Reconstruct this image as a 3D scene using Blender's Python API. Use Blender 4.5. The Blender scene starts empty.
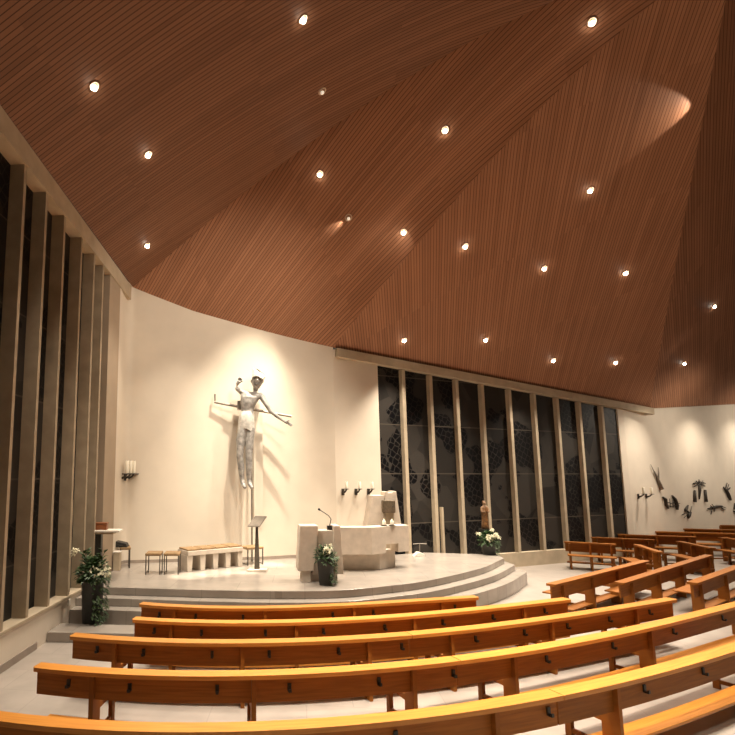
import bpy, bmesh, math, random
import numpy as np
from mathutils import Vector, Matrix
from mathutils.bvhtree import BVHTree

random.seed(7)
COL = bpy.context.scene.collection
PI = math.pi

# ------------------------------------------------------------------ camera
F, PX, HZ, CH, TH = 520.0, 240.0, 475.0, 3.2, math.radians(7.0)
CY = HZ - F*math.tan(TH)
S, C = math.sin(TH), math.cos(TH)
CAM = Vector((0, 0, CH))
cd = bpy.data.cameras.new('camera'); cam = bpy.data.objects.new('camera', cd); COL.objects.link(cam)
cam.location = CAM; cam.rotation_euler = (PI/2+TH, 0, 0)
cd.sensor_fit = 'HORIZONTAL'; cd.sensor_width = 36; cd.lens = F/735*36
cd.shift_x = (367.5-PX)/735; cd.shift_y = (CY-367.5)/735
cd.clip_start = .05; cd.clip_end = 200
bpy.context.scene.camera = cam

def ray(px, py):
    x, u = (px-PX)/F, (CY-py)/F
    return Vector((x, C-u*S, S+u*C))
def on_z(px, py, z):
    d = ray(px, py); return CAM + d*((z-CH)/d.z)
def on_Y(px, py, Y):
    d = ray(px, py); return CAM + d*(Y/d.y)
def on_line(px, py, a, b):            # vertical plane through plan points a, b
    d = ray(px, py); n = Vector((b[1]-a[1], -(b[0]-a[0]), 0))
    return CAM + d*(n.dot(Vector((a[0], a[1], 0))-Vector((0, 0, 0)))/n.dot(d))
def proj(p):
    q = Vector(p)-CAM
    zf = q.y*C+q.z*S; u = -q.y*S+q.z*C
    return PX+F*q.x/zf, CY-F*u/zf

# --------------------------------------------------------------- materials
def newmat(name):
    m = bpy.data.materials.new(name); m.use_nodes = True
    return m, m.node_tree.nodes, m.node_tree.links, m.node_tree.nodes['Principled BSDF']
def mat(name, col, rough=.6, var=.12, scale=6, metal=0, emit=0, bump=0, stretch=(1,1,1), coat=0):
    m, n, l, b = newmat(name)
    tc = n.new('ShaderNodeTexCoord'); mp = n.new('ShaderNodeMapping'); mp.inputs['Scale'].default_value = stretch
    ns = n.new('ShaderNodeTexNoise'); ns.inputs['Scale'].default_value = scale; ns.inputs['Detail'].default_value = 6
    cr = n.new('ShaderNodeValToRGB')
    lo = [max(0, c*(1-var*1.6)) for c in col]; hi = [c*(1+var) for c in col]
    cr.color_ramp.elements[0].position = .3; cr.color_ramp.elements[1].position = .7
    cr.color_ramp.elements[0].color = (*lo, 1); cr.color_ramp.elements[1].color = (*hi, 1)
    l.new(tc.outputs['Object'], mp.inputs[0]); l.new(mp.outputs[0], ns.inputs['Vector'])
    l.new(ns.outputs['Fac'], cr.inputs[0]); l.new(cr.outputs[0], b.inputs['Base Color'])
    b.inputs['Roughness'].default_value = rough; b.inputs['Metallic'].default_value = metal
    if coat: b.inputs['Coat Weight'].default_value = coat; b.inputs['Coat Roughness'].default_value = .25
    if emit:
        l.new(cr.outputs[0], b.inputs['Emission Color']); b.inputs['Emission Strength'].default_value = emit
    if bump:
        bp = n.new('ShaderNodeBump'); bp.inputs['Strength'].default_value = bump; bp.inputs['Distance'].default_value = .02
        l.new(ns.outputs['Fac'], bp.inputs['Height']); l.new(bp.outputs[0], b.inputs['Normal'])
    return m
def wood_mat(name, c_lo, c_hi, rough=.38, spec=.4):
    m, n, l, b = newmat(name)
    uv = n.new('ShaderNodeUVMap'); uv.uv_map = 'UVMap'
    mp = n.new('ShaderNodeMapping'); mp.inputs['Scale'].default_value = (1.2, 22, 1)
    ns = n.new('ShaderNodeTexNoise'); ns.inputs['Scale'].default_value = 1.5; ns.inputs['Detail'].default_value = 5; ns.inputs['Distortion'].default_value = .6
    oi = n.new('ShaderNodeObjectInfo')
    cr = n.new('ShaderNodeValToRGB')
    cr.color_ramp.elements[0].position = .3; cr.color_ramp.elements[0].color = (*c_lo, 1)
    cr.color_ramp.elements[1].position = .7; cr.color_ramp.elements[1].color = (*c_hi, 1)
    b.inputs['Specular IOR Level'].default_value = spec
    hsv = n.new('ShaderNodeHueSaturation')
    mr = n.new('ShaderNodeMapRange'); mr.inputs['To Min'].default_value = .86; mr.inputs['To Max'].default_value = 1.12
    l.new(uv.outputs[0], mp.inputs[0]); l.new(mp.outputs[0], ns.inputs['Vector']); l.new(ns.outputs['Fac'], cr.inputs[0])
    l.new(oi.outputs['Random'], mr.inputs['Value']); l.new(mr.outputs[0], hsv.inputs['Value'])
    l.new(cr.outputs[0], hsv.inputs['Color']); l.new(hsv.outputs[0], b.inputs['Base Color'])
    b.inputs['Roughness'].default_value = rough
    return m
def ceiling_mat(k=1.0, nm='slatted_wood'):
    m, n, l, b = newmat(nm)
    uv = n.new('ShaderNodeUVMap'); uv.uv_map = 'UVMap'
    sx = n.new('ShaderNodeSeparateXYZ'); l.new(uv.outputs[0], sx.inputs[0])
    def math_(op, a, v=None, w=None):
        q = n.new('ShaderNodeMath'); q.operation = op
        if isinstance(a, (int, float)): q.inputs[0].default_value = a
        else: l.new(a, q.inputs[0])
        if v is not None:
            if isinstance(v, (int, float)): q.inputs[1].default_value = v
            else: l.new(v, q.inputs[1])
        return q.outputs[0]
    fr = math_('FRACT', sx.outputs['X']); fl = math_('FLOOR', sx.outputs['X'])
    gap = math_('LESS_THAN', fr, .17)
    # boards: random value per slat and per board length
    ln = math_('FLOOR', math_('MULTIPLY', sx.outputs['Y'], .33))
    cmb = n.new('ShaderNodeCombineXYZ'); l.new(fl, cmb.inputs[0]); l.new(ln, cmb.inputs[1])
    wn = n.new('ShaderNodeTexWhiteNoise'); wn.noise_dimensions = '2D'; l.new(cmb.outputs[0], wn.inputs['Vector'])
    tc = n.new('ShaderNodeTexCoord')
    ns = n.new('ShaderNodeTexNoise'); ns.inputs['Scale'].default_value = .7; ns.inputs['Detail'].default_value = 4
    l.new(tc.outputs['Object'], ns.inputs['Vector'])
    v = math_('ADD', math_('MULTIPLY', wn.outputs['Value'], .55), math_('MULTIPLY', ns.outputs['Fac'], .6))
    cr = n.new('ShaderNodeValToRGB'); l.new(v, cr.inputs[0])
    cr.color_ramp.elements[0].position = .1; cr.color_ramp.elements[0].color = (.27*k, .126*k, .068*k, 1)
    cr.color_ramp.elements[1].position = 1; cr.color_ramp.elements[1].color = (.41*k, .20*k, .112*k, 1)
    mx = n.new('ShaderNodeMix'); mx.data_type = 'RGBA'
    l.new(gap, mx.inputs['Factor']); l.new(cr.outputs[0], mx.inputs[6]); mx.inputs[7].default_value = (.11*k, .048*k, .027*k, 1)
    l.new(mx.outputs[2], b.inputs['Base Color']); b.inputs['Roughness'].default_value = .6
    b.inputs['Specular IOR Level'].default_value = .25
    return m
def tile_mat(name, c1, c2, cj, size, rough):
    m, n, l, b = newmat(name)
    tc = n.new('ShaderNodeTexCoord')
    mp = n.new('ShaderNodeMapping'); mp.inputs['Rotation'].default_value = (0, 0, .12)
    br = n.new('ShaderNodeTexBrick'); br.inputs['Scale'].default_value = 1/size
    br.inputs['Mortar Size'].default_value = .006; br.offset = .5
    br.inputs['Brick Width'].default_value = 1.0; br.inputs['Row Height'].default_value = .6
    br.inputs['Color1'].default_value = (*c1, 1); br.inputs['Color2'].default_value = (*c2, 1); br.inputs['Mortar'].default_value = (*cj, 1)
    ns = n.new('ShaderNodeTexNoise'); ns.inputs['Scale'].default_value = 2.2; ns.inputs['Detail'].default_value = 7
    mr = n.new('ShaderNodeMapRange'); mr.inputs['To Min'].default_value = .72; mr.inputs['To Max'].default_value = 1.22
    mx = n.new('ShaderNodeMix'); mx.data_type = 'RGBA'; mx.blend_type = 'MULTIPLY'; mx.inputs['Factor'].default_value = 1
    l.new(tc.outputs['Object'], mp.inputs[0]); l.new(mp.outputs[0], br.inputs['Vector']); l.new(tc.outputs['Object'], ns.inputs['Vector'])
    l.new(ns.outputs['Fac'], mr.inputs['Value']); l.new(br.outputs['Color'], mx.inputs[6]); l.new(mr.outputs[0], mx.inputs[7])
    l.new(mx.outputs[2], b.inputs['Base Color']); b.inputs['Roughness'].default_value = rough
    return m
def glass_mat():
    m, n, l, b = newmat('night_concrete_glass')
    uv = n.new('ShaderNodeUVMap'); uv.uv_map = 'UVMap'
    big = n.new('ShaderNodeTexNoise'); big.inputs['Scale'].default_value = .6; big.inputs['Detail'].default_value = 2.5
    vo = n.new('ShaderNodeTexVoronoi'); vo.feature = 'DISTANCE_TO_EDGE'; vo.inputs['Scale'].default_value = 5.2; vo.inputs['Randomness'].default_value = .45
    vc = n.new('ShaderNodeTexVoronoi'); vc.feature = 'F1'; vc.inputs['Scale'].default_value = .9
    mp = n.new('ShaderNodeMapping'); mp.inputs['Rotation'].default_value = (0, 0, .5)
    l.new(uv.outputs[0], mp.inputs[0])
    for q in (big, vc): l.new(uv.outputs[0], q.inputs['Vector'])
    l.new(mp.outputs[0], vo.inputs['Vector'])
    def mth(op, a, v):
        q = n.new('ShaderNodeMath'); q.operation = op; l.new(a, q.inputs[0])
        if isinstance(v, (int, float)): q.inputs[1].default_value = v
        else: l.new(v, q.inputs[1])
        return q.outputs[0]
    cell = mth('GREATER_THAN', vo.outputs['Distance'], .06)
    area = mth('GREATER_THAN', big.outputs['Fac'], .52)
    dark = mth('MULTIPLY', cell, area)
    cr = n.new('ShaderNodeValToRGB'); l.new(vc.outputs['Color'], cr.inputs[0])
    cr.color_ramp.elements[0].color = (.014, .013, .012, 1); cr.color_ramp.elements[1].color = (.05, .044, .038, 1)
    mx = n.new('ShaderNodeMix'); mx.data_type = 'RGBA'
    l.new(dark, mx.inputs['Factor']); l.new(cr.outputs[0], mx.inputs[6]); mx.inputs[7].default_value = (.002, .002, .003, 1)
    sx = n.new('ShaderNodeSeparateXYZ'); l.new(uv.outputs[0], sx.inputs[0])
    jf = n.new('ShaderNodeMath'); jf.operation = 'FRACT'; l.new(mth('MULTIPLY', sx.outputs['Y'], .62), jf.inputs[0])
    jl = mth('LESS_THAN', jf.outputs[0], .022)
    mx2 = n.new('ShaderNodeMix'); mx2.data_type = 'RGBA'
    l.new(jl, mx2.inputs['Factor']); l.new(mx.outputs[2], mx2.inputs[6]); mx2.inputs[7].default_value = (.085, .072, .058, 1)
    l.new(mx2.outputs[2], b.inputs['Base Color']); b.inputs['Roughness'].default_value = .45
    b.inputs['Specular IOR Level'].default_value = .25
    return m

M = dict(
    ceil=ceiling_mat(1.1), ceil_shaded=ceiling_mat(.66, 'shaded_slatted_wood'), glass=glass_mat(),
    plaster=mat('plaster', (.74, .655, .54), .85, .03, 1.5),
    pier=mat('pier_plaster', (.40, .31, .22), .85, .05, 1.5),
    concrete=mat('pale_concrete', (.50, .41, .29), .8, .08, 3),
    concrete_d=mat('fin_concrete', (.40, .32, .22), .8, .1, 3),
    skirting=mat('stone_skirting', (.33, .27, .22), .6, .08, 5),
    floor=tile_mat('floor_slabs', (.39, .343, .30), (.36, .315, .275), (.31, .272, .238), 1.3, .32),
    stage=tile_mat('platform_stone', (.36, .32, .275), (.34, .30, .26), (.29, .255, .22), 1.5, .24),
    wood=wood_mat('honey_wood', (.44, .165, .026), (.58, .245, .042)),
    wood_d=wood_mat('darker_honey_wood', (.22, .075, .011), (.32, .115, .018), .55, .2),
    hook=mat('black_iron', (.012, .011, .01), .5, .1),
    stone=mat('altar_stone', (.60, .52, .43), .8, .08, 5, bump=.15),
    silver=mat('silvery_metal', (.36, .34, .315), .55, .3, 9, metal=.3, bump=.7),
    loin=mat('pale_metal_cloth', (.56, .53, .48), .55, .15, 12, metal=.2, bump=.6),
    steel=mat('grey_steel', (.30, .27, .23), .45, .1, 9, metal=.7),
    beam=mat('pale_light_strip', (.78, .70, .58), .6, .03, 3),  # tone of the strip drawn for light reflected beside the pole
    darkmetal=mat('dark_metal', (.07, .06, .05), .5, .15, 12, metal=.5),
    greymetal=mat('dull_metal_relief', (.22, .18, .14), .6, .15, 12),
    bronze=mat('tabernacle_bronze', (.16, .125, .085), .5, .2, 16, metal=.4),
    lectern=mat('bronze_lectern', (.10, .08, .06), .6, .15, 10, metal=.3),
    wax=mat('candle_wax', (.88, .82, .68), .5, .03, 6),
    flame=mat('candle_flame', (1, .8, .45), .5, .02, 6, emit=7),
    padding=mat('tan_upholstery', (.30, .19, .09), .8, .1, 14),
    pot=mat('dark_planter', (.022, .022, .018), .5, .2, 10),
    leaf=mat('green_leaf', (.034, .078, .017), .5, .45, 14),
    leaf2=mat('trailing_leaf', (.06, .11, .035), .5, .4, 14),
    petal=mat('cream_petal', (.74, .70, .50), .6, .1, 18),
    robe=mat('brown_gilt_robe', (.17, .078, .026), .45, .5, 11),
    skin=mat('carved_face', (.26, .155, .085), .6, .1, 9),
    box=mat('chestnut_box', (.27, .09, .03), .45, .2, 8, stretch=(1, 1, 8)),
    white=mat('white_lacquer', (.82, .76, .67), .5, .02, 4),
    bag=mat('black_leather', (.016, .014, .012), .5, .1, 10),
    trimring=mat('lamp_trim', (.55, .42, .31), .5, .05, 9),
    lamp=mat('lamp_glow', (1, .9, .74), .5, .01, 3, emit=28),
    lampdim=mat('lamp_edge_glow', (1, .88, .7), .5, .01, 3, emit=.5),
)

# ----------------------------------------------------------------- helpers
def tag(o, label=None, cat=None, group=None, kind=None):
    if label: o['label'] = label
    if cat: o['category'] = cat
    if group: o['group'] = group
    if kind: o['kind'] = kind
    return o
def empty(name, loc, label=None, cat=None, group=None, kind=None, rz=0):
    o = bpy.data.objects.new(name, None); COL.objects.link(o); o.empty_display_size = .1
    o.location = loc; o.rotation_euler = (0, 0, rz)
    return tag(o, label, cat, group, kind)
def basis(d):
    d = Vector(d).normalized()
    a = Vector((0, 0, 1)) if abs(d.z) < .9 else Vector((1, 0, 0))
    x = d.cross(a).normalized(); return x, x.cross(d).normalized()
class MB:
    def __init__(s): s.bm = bmesh.new(); s.uv = s.bm.loops.layers.uv.new('UVMap')
    def quadgrid(s, rows, closed=False, cap=False, uvs=None):
        V = [[s.bm.verts.new(p) for p in r] for r in rows]
        n = len(V[0])
        for i in range(len(V)-1):
            for j in range(n if closed else n-1):
                k = (j+1) % n
                f = s.bm.faces.new((V[i][j], V[i][k], V[i+1][k], V[i+1][j]))
                if uvs:
                    for lp, (a, b_) in zip(f.loops, ((i, j), (i, j+1), (i+1, j+1), (i+1, j))):
                        lp[s.uv].uv = uvs(a, b_)
        if cap and closed:
            for r in (V[0], V[-1]):
                try: s.bm.faces.new(r)
                except ValueError: pass
        return s
    def box(s, c, size, rz=0, rx=0, ry=0):
        m = Matrix.Translation(Vector(c)) @ Matrix.Rotation(rz, 4, 'Z') @ Matrix.Rotation(ry, 4, 'Y') @ Matrix.Rotation(rx, 4, 'X')
        P = lambda sx, sy, sz: m @ Vector((sx*size[0]/2, sy*size[1]/2, sz*size[2]/2))
        lo = [P(-1, -1, -1), P(1, -1, -1), P(1, 1, -1), P(-1, 1, -1)]; hi = [P(-1, -1, 1), P(1, -1, 1), P(1, 1, 1), P(-1, 1, 1)]
        return s.quadgrid([lo, hi], True, True, lambda a, b_: (b_*.4, a*.4))
    def prism(s, poly, z0, z1, top=None):
        lo = [Vector((p[0], p[1], z0)) for p in poly]; hi = [Vector((p[0], p[1], z1)) for p in (top or poly)]
        return s.quadgrid([lo, hi], True, True)
    def vprism(s, prof, y0, y1, org=(0, 0, 0)):       # profile in x,z extruded along y
        o = Vector(org)
        return s.quadgrid([[o+Vector((x, y0, z)) for x, z in prof], [o+Vector((x, y1, z)) for x, z in prof]], True, True)
    def tube(s, pts, r, n=8):
        pts = [Vector(p) for p in pts]; rs = r if isinstance(r, (list, tuple)) else [r]*len(pts)
        rows = []
        for i, p in enumerate(pts):
            d = (pts[min(i+1, len(pts)-1)]-pts[max(i-1, 0)])
            x, y = basis(d)
            rows.append([p+(x*math.cos(2*PI*k/n)+y*math.sin(2*PI*k/n))*rs[i] for k in range(n)])
        return s.quadgrid(rows, True, True)
    def lathe(s, prof, org=(0, 0, 0), n=20, axis=None, square=False):
        o = Vector(org); rows = []
        mt = Vector(axis).to_track_quat('Z', 'Y').to_matrix() if axis is not None else Matrix.Identity(3)
        for r, z in prof:
            rows.append([o+mt @ Vector((r*math.cos(2*PI*k/n+PI/4), r*math.sin(2*PI*k/n+PI/4), z)) for k in range(n)])
        return s.quadgrid(rows, True, True)
    def blob(s, c, r, sc=(1, 1, 1), sub=2):
        bmesh.ops.create_icosphere(s.bm, subdivisions=sub, radius=r, matrix=Matrix.Translation(Vector(c)) @ Matrix.Diagonal((*sc, 1)))
        return s
    def build(s, name, m, parent=None, smooth=False, bevel=0, kind=None):
        bmesh.ops.recalc_face_normals(s.bm, faces=s.bm.faces[:])
        me = bpy.data.meshes.new(name); s.bm.to_mesh(me); s.bm.free()
        me.materials.append(m)
        if smooth:
            for p in me.polygons: p.use_smooth = True
        o = bpy.data.objects.new(name, me); COL.objects.link(o)
        if parent: o.parent = parent
        if bevel:
            b = o.modifiers.new('bevel', 'BEVEL'); b.width = bevel; b.segments = 2; b.limit_method = 'ANGLE'
        if kind: o['kind'] = kind
        return o
def skin_mesh(name, verts, edges, radii, m, parent=None, sub=2, root=0):
    me = bpy.data.meshes.new(name); bm = bmesh.new(); L = bm.verts.layers.skin.verify()
    vs = [bm.verts.new(v) for v in verts]
    for i, v in enumerate(vs):
        r = radii[i]; v[L].radius = r if isinstance(r, tuple) else (r, r); v[L].use_root = (i == root)
    for a, b in edges: bm.edges.new((vs[a], vs[b]))
    bm.to_mesh(me); bm.free()
    t = bpy.data.objects.new(name, me); COL.objects.link(t)
    t.modifiers.new('skin', 'SKIN'); q = t.modifiers.new('sub', 'SUBSURF'); q.levels = sub; q.render_levels = sub
    dg = bpy.context.evaluated_depsgraph_get(); dg.update()
    me2 = bpy.data.meshes.new_from_object(t.evaluated_get(dg)); me2.name = name
    bpy.data.objects.remove(t)
    for p in me2.polygons: p.use_smooth = True
    me2.materials.clear(); me2.materials.append(m)
    o = bpy.data.objects.new(name, me2); COL.objects.link(o)
    if parent: o.parent = parent
    return o

# ------------------------------------------------------------ plan of room
ZS = .70                                     # platform height
wl = lambda Y: -3.93+.1*(Y-8.6)               # left window wall, inner plane
LW = ((wl(0), 0), (wl(16), 16))
WA, WB = (2.96, 16.2), (10.2, 19.1)          # right window wall line
ww = lambda X: 16.2+.4*(X-2.96)
WDIR = Vector((WB[0]-WA[0], WB[1]-WA[1], 0)).normalized(); WN = Vector((-WDIR.y, WDIR.x, 0))  # WN points outside

# floor
mb = MB(); mb.quadgrid([[(-4.6, -4, 0), (34, -4, 0)], [(-4.6, 34, 0), (34, 34, 0)]])
mb.build('floor', M['floor'], kind='structure')

# apse wall: plan points
ap = [(wl(14.15), 14.15)] + [tuple(on_z(px, py, ZS)[:2]) for px, py in ((122, 564), (140, 563), (200, 561.3), (264, 559.5), (290, 558))]
ap += [(2.1, 16.25), WA]
def smooth_curve(P, n):
    P = [Vector((p[0], p[1], 0)) for p in P]; Q = [2*P[0]-P[1]]+P+[2*P[-1]-P[-2]]; out = []
    for i in range(1, len(Q)-2):
        for k in range(n):
            t = k/n; a, b, c, d = Q[i-1:i+3]
            out.append(.5*((2*b)+(c-a)*t+(2*a-5*b+4*c-d)*t*t+(3*b-a-3*c+d)*t**3))
    return out+[P[-1]]
APC = smooth_curve(ap, 6)
# ceiling edge over the apse, from the photo's wall-top line
edge_px = [(114, 275), (133, 288), (193, 311), (264, 331), (300, 340), (333, 347.5)]
def apse_top(p):
    x = proj((p.x, p.y, 7.5))[0]
    y = np.interp(x, [e[0] for e in edge_px], [e[1] for e in edge_px])
    lo, hi = 4., 12.
    for _ in range(40):
        m_ = (lo+hi)/2
        if proj((p.x, p.y, m_))[1] > y: lo = m_
        else: hi = m_
    return lo
APT = [Vector((p.x, p.y, apse_top(p))) for p in APC]
mb = MB(); mb.quadgrid([[Vector((p.x, p.y, 0)) for p in APC], [p+Vector((0, 0, .06)) for p in APT]])
mb.build('wall_apse', M['plaster'], smooth=True, kind='structure')
def sweep_strip(curve, off0, off1, z0, z1):
    n = len(curve); A, B = [], []
    for i, p in enumerate(curve):
        d = (curve[min(i+1, n-1)]-curve[max(i-1, 0)]).normalized(); q = Vector((d.y, -d.x, 0))
        A.append(p+q*off0); B.append(p+q*off1)
    up = lambda L, z: [Vector((v.x, v.y, z)) for v in L]
    m_ = MB(); rows = [up(A, z0), up(B, z0), up(B, z1), up(A, z1)]
    m_.quadgrid([[r[i] for r in rows] for i in range(n)], True, True)
    return m_
sweep_strip(APC[1:-1], .002, .025, ZS, ZS+.09).build('baseboard_apse', M['skirting'], kind='structure')

# corner / ridge geometry of the tent ceiling
C1 = min(APT, key=lambda p: abs(proj(p)[0]-133))
bl0 = on_line(0, 107, *LW); bl1 = on_line(131, 287, *LW)
sl = (bl1.z-bl0.z)/(bl1.y-bl0.y)
zl = lambda Y: bl0.z+sl*(Y-bl0.y)
C2 = APT[-1]
bw0 = on_line(335, 349, WA, WB); bw1 = on_line(650, 408.5, WA, WB)
zw = lambda X: bw0.z+(bw1.z-bw0.z)*(X-bw0.x)/(bw1.x-bw0.x)
C3 = bw1.copy()
RW0 = on_line(629, 475, WA, WB); RW0.z = 0
RW1 = Vector((26.6, 27.0, 0)); RW2 = RW1+(RW1-RW0)*.6
rtop = lambda px, py: on_line(px, py, RW0, RW1)
APEX = on_Y(738, -65, 9.0)
def ridge(C0, pxs, n=24):
    a, b = (C0.x, C0.y), (APEX.x, APEX.y); T, Z = [0], [C0.z]; W = [8]
    for px, py in pxs:
        p = on_line(px, py, a, b)
        t = ((p.x-a[0])*(b[0]-a[0])+(p.y-a[1])*(b[1]-a[1]))/((b[0]-a[0])**2+(b[1]-a[1])**2)
        T.append(t); Z.append(p.z); W.append(1)
    T.append(1); Z.append(APEX.z); W.append(8)
    cf = np.polyfit(T, Z, 3, w=W)
    out = []
    for i in range(n+1):
        t = i/n; out.append(Vector((a[0]+(b[0]-a[0])*t, a[1]+(b[1]-a[1])*t, float(np.polyval(cf, t)))))
    out[0] = C0.copy(); out[-1] = APEX.copy(); return out
def ridge_free(C0, bulge, n=24):
    return [C0.lerp(APEX, i/n)+Vector((0, 0, bulge*4*(i/n)*(1-i/n))) for i in range(n+1)]
R1 = ridge(C1, [(180, 247), (245, 192), (300, 150), (352, 114), (388, 90), (440, 58), (490, 31), (553, 3)])
R2 = ridge(C2, [(375, 297), (417, 245), (458, 197), (490, 158), (550, 100), (590, 60), (643, 13)])
R3 = ridge(C3, [(654, 370), (664, 325), (676, 280), (690, 187), (703, 100), (720, 33)])
C0 = Vector((wl(-3), -3, zl(-3))); R0 = ridge_free(C0, 1.2)
C4 = rtop(735, 404); C4 = C4+(C4-rtop(660, 407.5))*1.2; R4 = ridge_free(C4, 1.0)
def bottom_line(A, B, n=24): return [A.lerp(B, i/n) for i in range(n+1)]
i1 = min(range(len(APT)), key=lambda i: (APT[i]-C1).length)
def resample(P, n=24):
    d = [0]
    for a, b in zip(P, P[1:]): d.append(d[-1]+(b-a).length)
    out = []
    for i in range(n+1):
        s_ = d[-1]*i/n; k = max(0, min(len(P)-2, int(np.searchsorted(d, s_))-1))
        out.append(P[k].lerp(P[k+1], (s_-d[k])/max(1e-9, d[k+1]-d[k])))
    return out
SLAT = .105
ceil_mb = MB()
def facet(Lr, Rr, Bt, to, SLAT=.1, slot=0):
    n = len(Bt)-1; m_ = len(Lr)-1
    mid = to; ax = Vector((APEX.x-mid.x, APEX.y-mid.y, 0)).normalized(); pe = Vector((-ax.y, ax.x, 0))
    rows = []
    for j in range(m_+1):
        v = j/m_; row = []
        for i in range(n+1):
            u = i/n
            row.append(Lr[j].lerp(Rr[j], u)+(1-v)*(Bt[i]-Bt[0].lerp(Bt[-1], u)))
        rows.append(row)
    nf = len(ceil_mb.bm.faces)
    ceil_mb.quadgrid(rows, uvs=lambda a, b_: (rows[a][b_].dot(pe)/SLAT+200, rows[a][b_].dot(ax)+50))
    ceil_mb.bm.faces.ensure_lookup_table()
    for f in ceil_mb.bm.faces[nf:]: f.material_index = slot
facet(R0, R1, bottom_line(C0, C1), C0.lerp(C1, .80), .092, 1)  # left slope: its shade is put into a darker copy of the slat material
facet(R1, R2, resample(APT[i1:]), C1.lerp(C2, .8), .062)
facet(R2, R3, bottom_line(C2, C3), C2.lerp(C3, .72), .078)
C5 = Vector((34, -2, C4.z)); R5 = ridge_free(C5, 1.0)
facet(R4, R5, bottom_line(C4, C5), C4.lerp(C5, .5), .08)
facet(R3, R4, bottom_line(C3, C4), C3.lerp(C4, .35), .07)
ceil = ceil_mb.build('ceiling', M['ceil'], smooth=False, kind='structure'); ceil.data.materials.append(M['ceil_shaded'])
bvh = BVHTree.FromPolygons([v.co.copy() for v in ceil.data.vertices], [tuple(p.vertices) for p in ceil.data.polygons])
def hit_ceiling(px, py):
    loc, nor, i, d = bvh.ray_cast(CAM, ray(px, py).normalized())
    if loc is None: return None, None
    if nor.dot(CAM-loc) < 0: nor = -nor
    return loc, nor

# left window wall ---------------------------------------------------------
w1 = empty('window_1', (wl(11), 11, 0), kind='structure')
W1O = Vector(w1.location)
ld = Vector((.1, 1, 0)).normalized(); lo = Vector((-ld.y, ld.x, 0))      # outward (-x)
fin_px = [8, 32.5, 53, 72.2, 86.2, 96]
finY = []
for px in fin_px:
    p = on_line(px, 475, *LW); finY.append(p.y)
finY = [finY[0]-.95*k for k in (6, 5, 4, 3, 2, 1)]+finY
ZSILL = .66
for k, Y in enumerate(finY):
    p = Vector((wl(Y), Y, 0)); m_ = MB()
    q = [p, p+lo*.30, p+lo*.30+ld*.09, p+ld*.09]
    m_.prism([v-W1O for v in q], ZSILL, zl(Y)-.42); m_.build('mullion', M['concrete_d'], w1)
for k in range(len(finY)):
    Y0 = finY[k]+.0; Y1 = finY[k+1] if k+1 < len(finY) else 13.4
    a = Vector((wl(Y0), Y0, 0))+lo*.27; b = Vector((wl(Y1), Y1, 0))+lo*.27
    m_ = MB(); m_.quadgrid([[a+Vector((0, 0, ZSILL))-W1O, b+Vector((0, 0, ZSILL))-W1O], [a+Vector((0, 0, zl(Y0)-.4))-W1O, b+Vector((0, 0, zl(Y1)-.4))-W1O]],
        uvs=lambda i, j: ((Y0, Y1)[j]*.98+40, (ZSILL, zl((Y0, Y1)[j]))[i]))
    m_.build('pane', M['glass'], w1)
m_ = MB(); a, b = Vector((wl(2), 2, 0)), Vector((wl(13.4), 13.4, 0))
m_.prism([v-W1O for v in (a-lo*.03, b-lo*.03, b+lo*.32, a+lo*.32)], ZSILL-.05, ZSILL); m_.build('window_sill', M['concrete'], w1)
# brown half-height jamb standing between two fins
Yh = (finY[-3]+finY[-2])/2-.1; p = Vector((wl(Yh), Yh, 0))+lo*.12-W1O
zt = on_Y(78, 500, Yh).z
m_ = MB(); m_.prism([p, p+lo*.16, p+lo*.16+ld*.1, p+ld*.1], ZSILL, zt); m_.build('half_mullion', M['concrete_d'], w1)
m_ = MB(); a, b = Vector((wl(2), 2, 0)), Vector((wl(14.15), 14.15, 0))
m_.prism([a, b, b+lo*.3, a+lo*.3], 0, ZSILL-.05); m_.build('wall_left', M['plaster'], kind='structure')
m_ = MB(); a, b = Vector((wl(2), 2, 0)), Vector((wl(10.1), 10.1, 0))
m_.prism([a-lo*.02, b-lo*.02, b-lo*.001, a-lo*.001], 0, .13); m_.build('baseboard_left', M['skirting'], kind='structure')
# beam above the fins: overhangs the wall a little; and pier at its end
def beam(name, A, B, zA, zB, inn, out, inner, hgt, m):
    a0, a1 = A+inner*inn, A-inner*out; b0, b1 = B+inner*inn, B-inner*out
    V = lambda p, z: Vector((p.x, p.y, z))
    m_ = MB(); m_.quadgrid([[V(a0, zA-hgt), V(a0, zA), V(a1, zA), V(a1, zA-hgt)], [V(b0, zB-hgt), V(b0, zB), V(b1, zB), V(b1, zB-hgt)]], True, True)
    return m_.build(name, m, kind='structure')
Yb = bl1.y-.05
beam('trim_1', Vector((wl(1), 1, 0)), Vector((wl(Yb), Yb, 0)), zl(1), zl(Yb), .03, .5, -lo, .42, M['concrete'])
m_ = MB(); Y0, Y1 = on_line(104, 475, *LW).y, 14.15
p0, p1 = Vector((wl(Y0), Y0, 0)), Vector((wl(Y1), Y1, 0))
m_.prism([p0, p1, p1+lo*.45, p0+lo*.45], 0, zl(Y0)-.4); m_.build('trim_2', M['pier'], kind='structure')

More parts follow.
